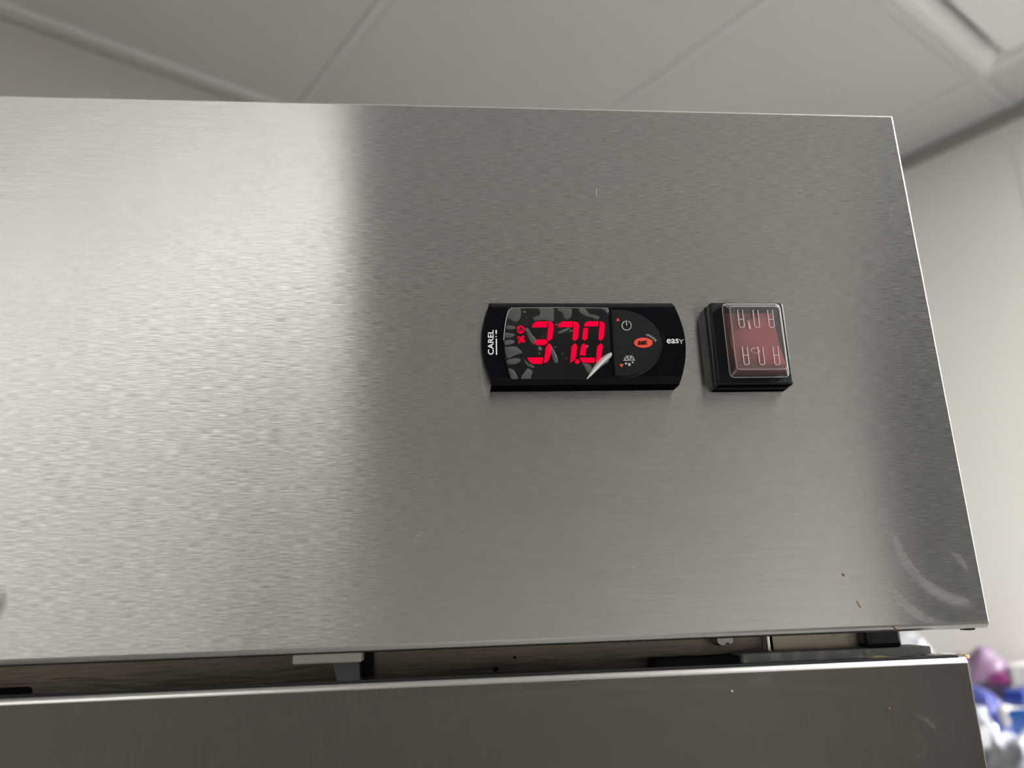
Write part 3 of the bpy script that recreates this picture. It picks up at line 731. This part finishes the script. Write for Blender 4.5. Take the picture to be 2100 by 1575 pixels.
bm.faces.new(vs[:4]); bm.faces.new(vs[4:])
for k in range(4): bm.faces.new((vs[k], vs[(k+1) % 4], vs[4+(k+1) % 4], vs[4+k]))
part('on_mark', bm, m_mark, sw)
cc = zs((848, 846), YS-0.0042)
bm = bmesh.new(); tube(bm, [(cc.x+0.0015*math.cos(t), rock_y(cc.z+0.00115*math.sin(t))-0.00004, cc.z+0.00115*math.sin(t)) for t in [2*math.pi*i/28 for i in range(28)]], 0.00018, 6, True)
part('off_mark', bm, m_mark, sw, True)

# ------------------------------------------------------------------ supplies on the cabinet by the right wall
TOP = 1.29
c = room(1.68, 0.85, 0); r = empty('supply_cabinet', c, 'white cupboard carrying bags and boxes by the right wall', 'cabinet')
link('carcass', rbox(bmesh.new(), 1.44, 1.93, 0.35, 1.35, 0.0, TOP, 0.003), m_ac, r, c)
for k in range(2): link('door', rbox(bmesh.new(), 1.42, 1.439, 0.352+0.5*k, 0.848+0.5*k, 0.06, TOP-0.02, 0.002), m_ac, r, c)
m_lilac = mat('lilac film', (0.42, 0.27, 0.45), 0.35); m_mag = mat('magenta print', (0.30, 0.05, 0.22), 0.4)
m_blue = mat('violet blue film', (0.065, 0.08, 0.30), 0.3); m_navy = mat('dark blue carton', (0.02, 0.05, 0.26), 0.45)
m_bright = mat('bright blue film', (0.01, 0.12, 0.45), 0.3)
m_clear = mat('clear wrap', (0.52, 0.55, 0.62), 0.12, Specular_IOR_Level=0.8); m_carton = mat('white carton', (0.78, 0.76, 0.73), 0.5)
n = N(m_clear); v = n.noise(n.obj(), 22, 3); mx = n.n('ShaderNodeMix', data_type='RGBA')
mx.inputs[6].default_value = (0.33, 0.36, 0.44, 1); mx.inputs[7].default_value = (0.62, 0.62, 0.66, 1); n.l(n.rng(v, 0.35, 0.65), mx.inputs[0]); n.l(mx.outputs[2], n.p.inputs['Base Color'])
n = N(m_lilac); v = n.noise(n.obj(), 14, 2); mx = n.n('ShaderNodeMix', data_type='RGBA')
mx.inputs[6].default_value = (0.27, 0.22, 0.32, 1); mx.inputs[7].default_value = (0.25, 0.15, 0.25, 1); n.l(n.rng(v, 0.4, 0.6), mx.inputs[0]); n.l(mx.outputs[2], n.p.inputs['Base Color'])
def pillow(name, px, a, thick, m, label, cat, crumple=0.010, group=None):
    """filled plastic pack: a sealed outline standing at room depth a, bulging to both sides"""
    q = [at_a(x, y, a) for x, y in spline(px, 5)]
    c = sum(q, Vector())/len(q); base = Vector((c.x, c.y, min(p.z for p in q)))
    bm = bmesh.new()
    for side in (-1, 1):
        prev = None
        for s in (1.0, 0.93, 0.8, 0.62, 0.42, 0.2):
            ring = []
            for p in q:
                b = c+(p-c)*s; b = b + EA*(side*thick*math.sqrt(max(0, 1-s**2.4)))
                if s < 1: b += Vector((noise.noise(b*24), noise.noise(b*24+Vector((7, 0, 0))), noise.noise(b*30+Vector((0, 3, 0)))))*crumple
                ring.append(bm.verts.new(b))
            if prev:
                for k in range(len(ring)): bm.faces.new((prev[k], prev[(k+1) % len(ring)], ring[(k+1) % len(ring)], ring[k]))
            prev = ring
        bm.faces.new(prev)
    bmesh.ops.remove_doubles(bm, verts=bm.verts, dist=1e-5)
    o = link(name, bm, m, None, base, True, False)
    return setp(o, label, cat, group), base
def zoff(x, y): return (x, y)
o, b = pillow('plastic_pack', [(1950, 1360), (1985, 1342), (2014, 1324), (2042, 1340), (2062, 1362), (2066, 1404), (2064, 1470), (2060, 1600), (1960, 1600)], 1.84, 0.035, m_lilac, 'lilac plastic pack with a pointed top against the right wall', 'pack')
bm = bmesh.new(); prism_pts = [at_a(x, y, 1.795) for x, y in spline([(2028, 1386), (2046, 1379), (2063, 1388), (2063, 1402), (2045, 1402), (2030, 1394)], 4)]
f1 = [bm.verts.new(p-EA*0.004) for p in prism_pts]; f2 = [bm.verts.new(p+EA*0.02) for p in prism_pts]
bm.faces.new(f1); bm.faces.new(f2[::-1])
for k in range(len(f1)): bm.faces.new((f1[k], f2[k], f2[(k+1) % len(f1)], f1[(k+1) % len(f1)]))
link('print_patch', bm, m_mag, o, b)
# white carton with a grey window flap, and the navy carton before it
def carton(name, px0, px1, py0, a0, a1, m, label):
    p0, p1 = at_a(px0, py0, a0), at_a(px1, py0, a0)
    b_hi, b_lo = (p0-CXY).dot(EN), (p1-CXY).dot(EN); zt_ = p0.z
    c = room((a0+a1)/2, (b_hi+b_lo)/2, TOP); r = empty(name, c, label, 'box')
    link('box', rbox(bmesh.new(), a0, a1, b_lo, b_hi, TOP, zt_, 0.003), m, r, c)
    return r, c, b_lo, b_hi, zt_
r, c, bl, bh, zt_ = carton('carton', 2064, 2135, 1362, 1.80, 1.93, m_carton, 'white carton with a grey side strip, behind the navy carton')
q0, q1 = at_a(2076, 1370, 1.80), at_a(2084, 1398, 1.80)
link('side_strip', rbox(bmesh.new(), 1.797, 1.801, (q1-CXY).dot(EN), (q0-CXY).dot(EN), q1.z, q0.z), mat('grey card', (0.45, 0.44, 0.42), 0.6), r, c)
r, c, bl, bh, zt_ = carton('carton', 2053, 2097, 1414, 1.70, 1.78, m_navy, 'small navy blue carton with a paler band, before the white carton')
q0, q1 = at_a(2054, 1435, 1.70), at_a(2097, 1445, 1.70)
link('band', rbox(bmesh.new(), 1.697, 1.702, bl+0.002, bh-0.002, q1.z, q0.z), mat('pale blue band', (0.10, 0.14, 0.36), 0.5), r, c)
pillow('plastic_bag', [(1970, 1425), (2006, 1412), (2035, 1422), (2058, 1445), (2085, 1456), (2102, 1470), (2092, 1500), (2080, 1522), (2050, 1500), (2035, 1600), (1970, 1560)], 1.66, 0.03, m_blue, 'violet blue plastic bag with a pointed lower corner, left of the navy carton', 'bag')
pillow('plastic_bag', [(2066, 1462), (2086, 1454), (2120, 1458), (2125, 1490), (2115, 1600), (2085, 1560), (2078, 1490)], 1.57, 0.012, m_bright, 'bright blue plastic bag below the navy carton', 'bag')
pillow('plastic_bag', [(2050, 1452), (2064, 1446), (2082, 1450), (2110, 1450), (2112, 1462), (2090, 1466), (2068, 1466), (2064, 1490), (2054, 1480)], 1.60, 0.010, m_carton, 'white folded plastic bag just under the navy carton', 'bag')
pillow('plastic_bag', [(1990, 1462), (2010, 1448), (2022, 1452), (2030, 1475), (2042, 1492), (2052, 1520), (2060, 1610), (1985, 1610)], 1.52, 0.03, m_clear, 'crinkled clear plastic bag beside the refrigerator door', 'bag', 0.016)
pillow('plastic_bag', [(2030, 1540), (2050, 1505), (2066, 1512), (2085, 1530), (2095, 1500), (2125, 1490), (2140, 1610), (2030, 1615)], 1.47, 0.03, m_clear, 'crinkled clear plastic bag in the lower right corner', 'bag', 0.016)
pillow('plastic_bag', [(1800, 1330), (1835, 1300), (1862, 1292), (1885, 1306), (1905, 1330), (1930, 1420), (1930, 1560), (1800, 1560)], 1.78, 0.03, m_clear, 'clear plastic bag seen through the gap under the control panel', 'bag', 0.014)
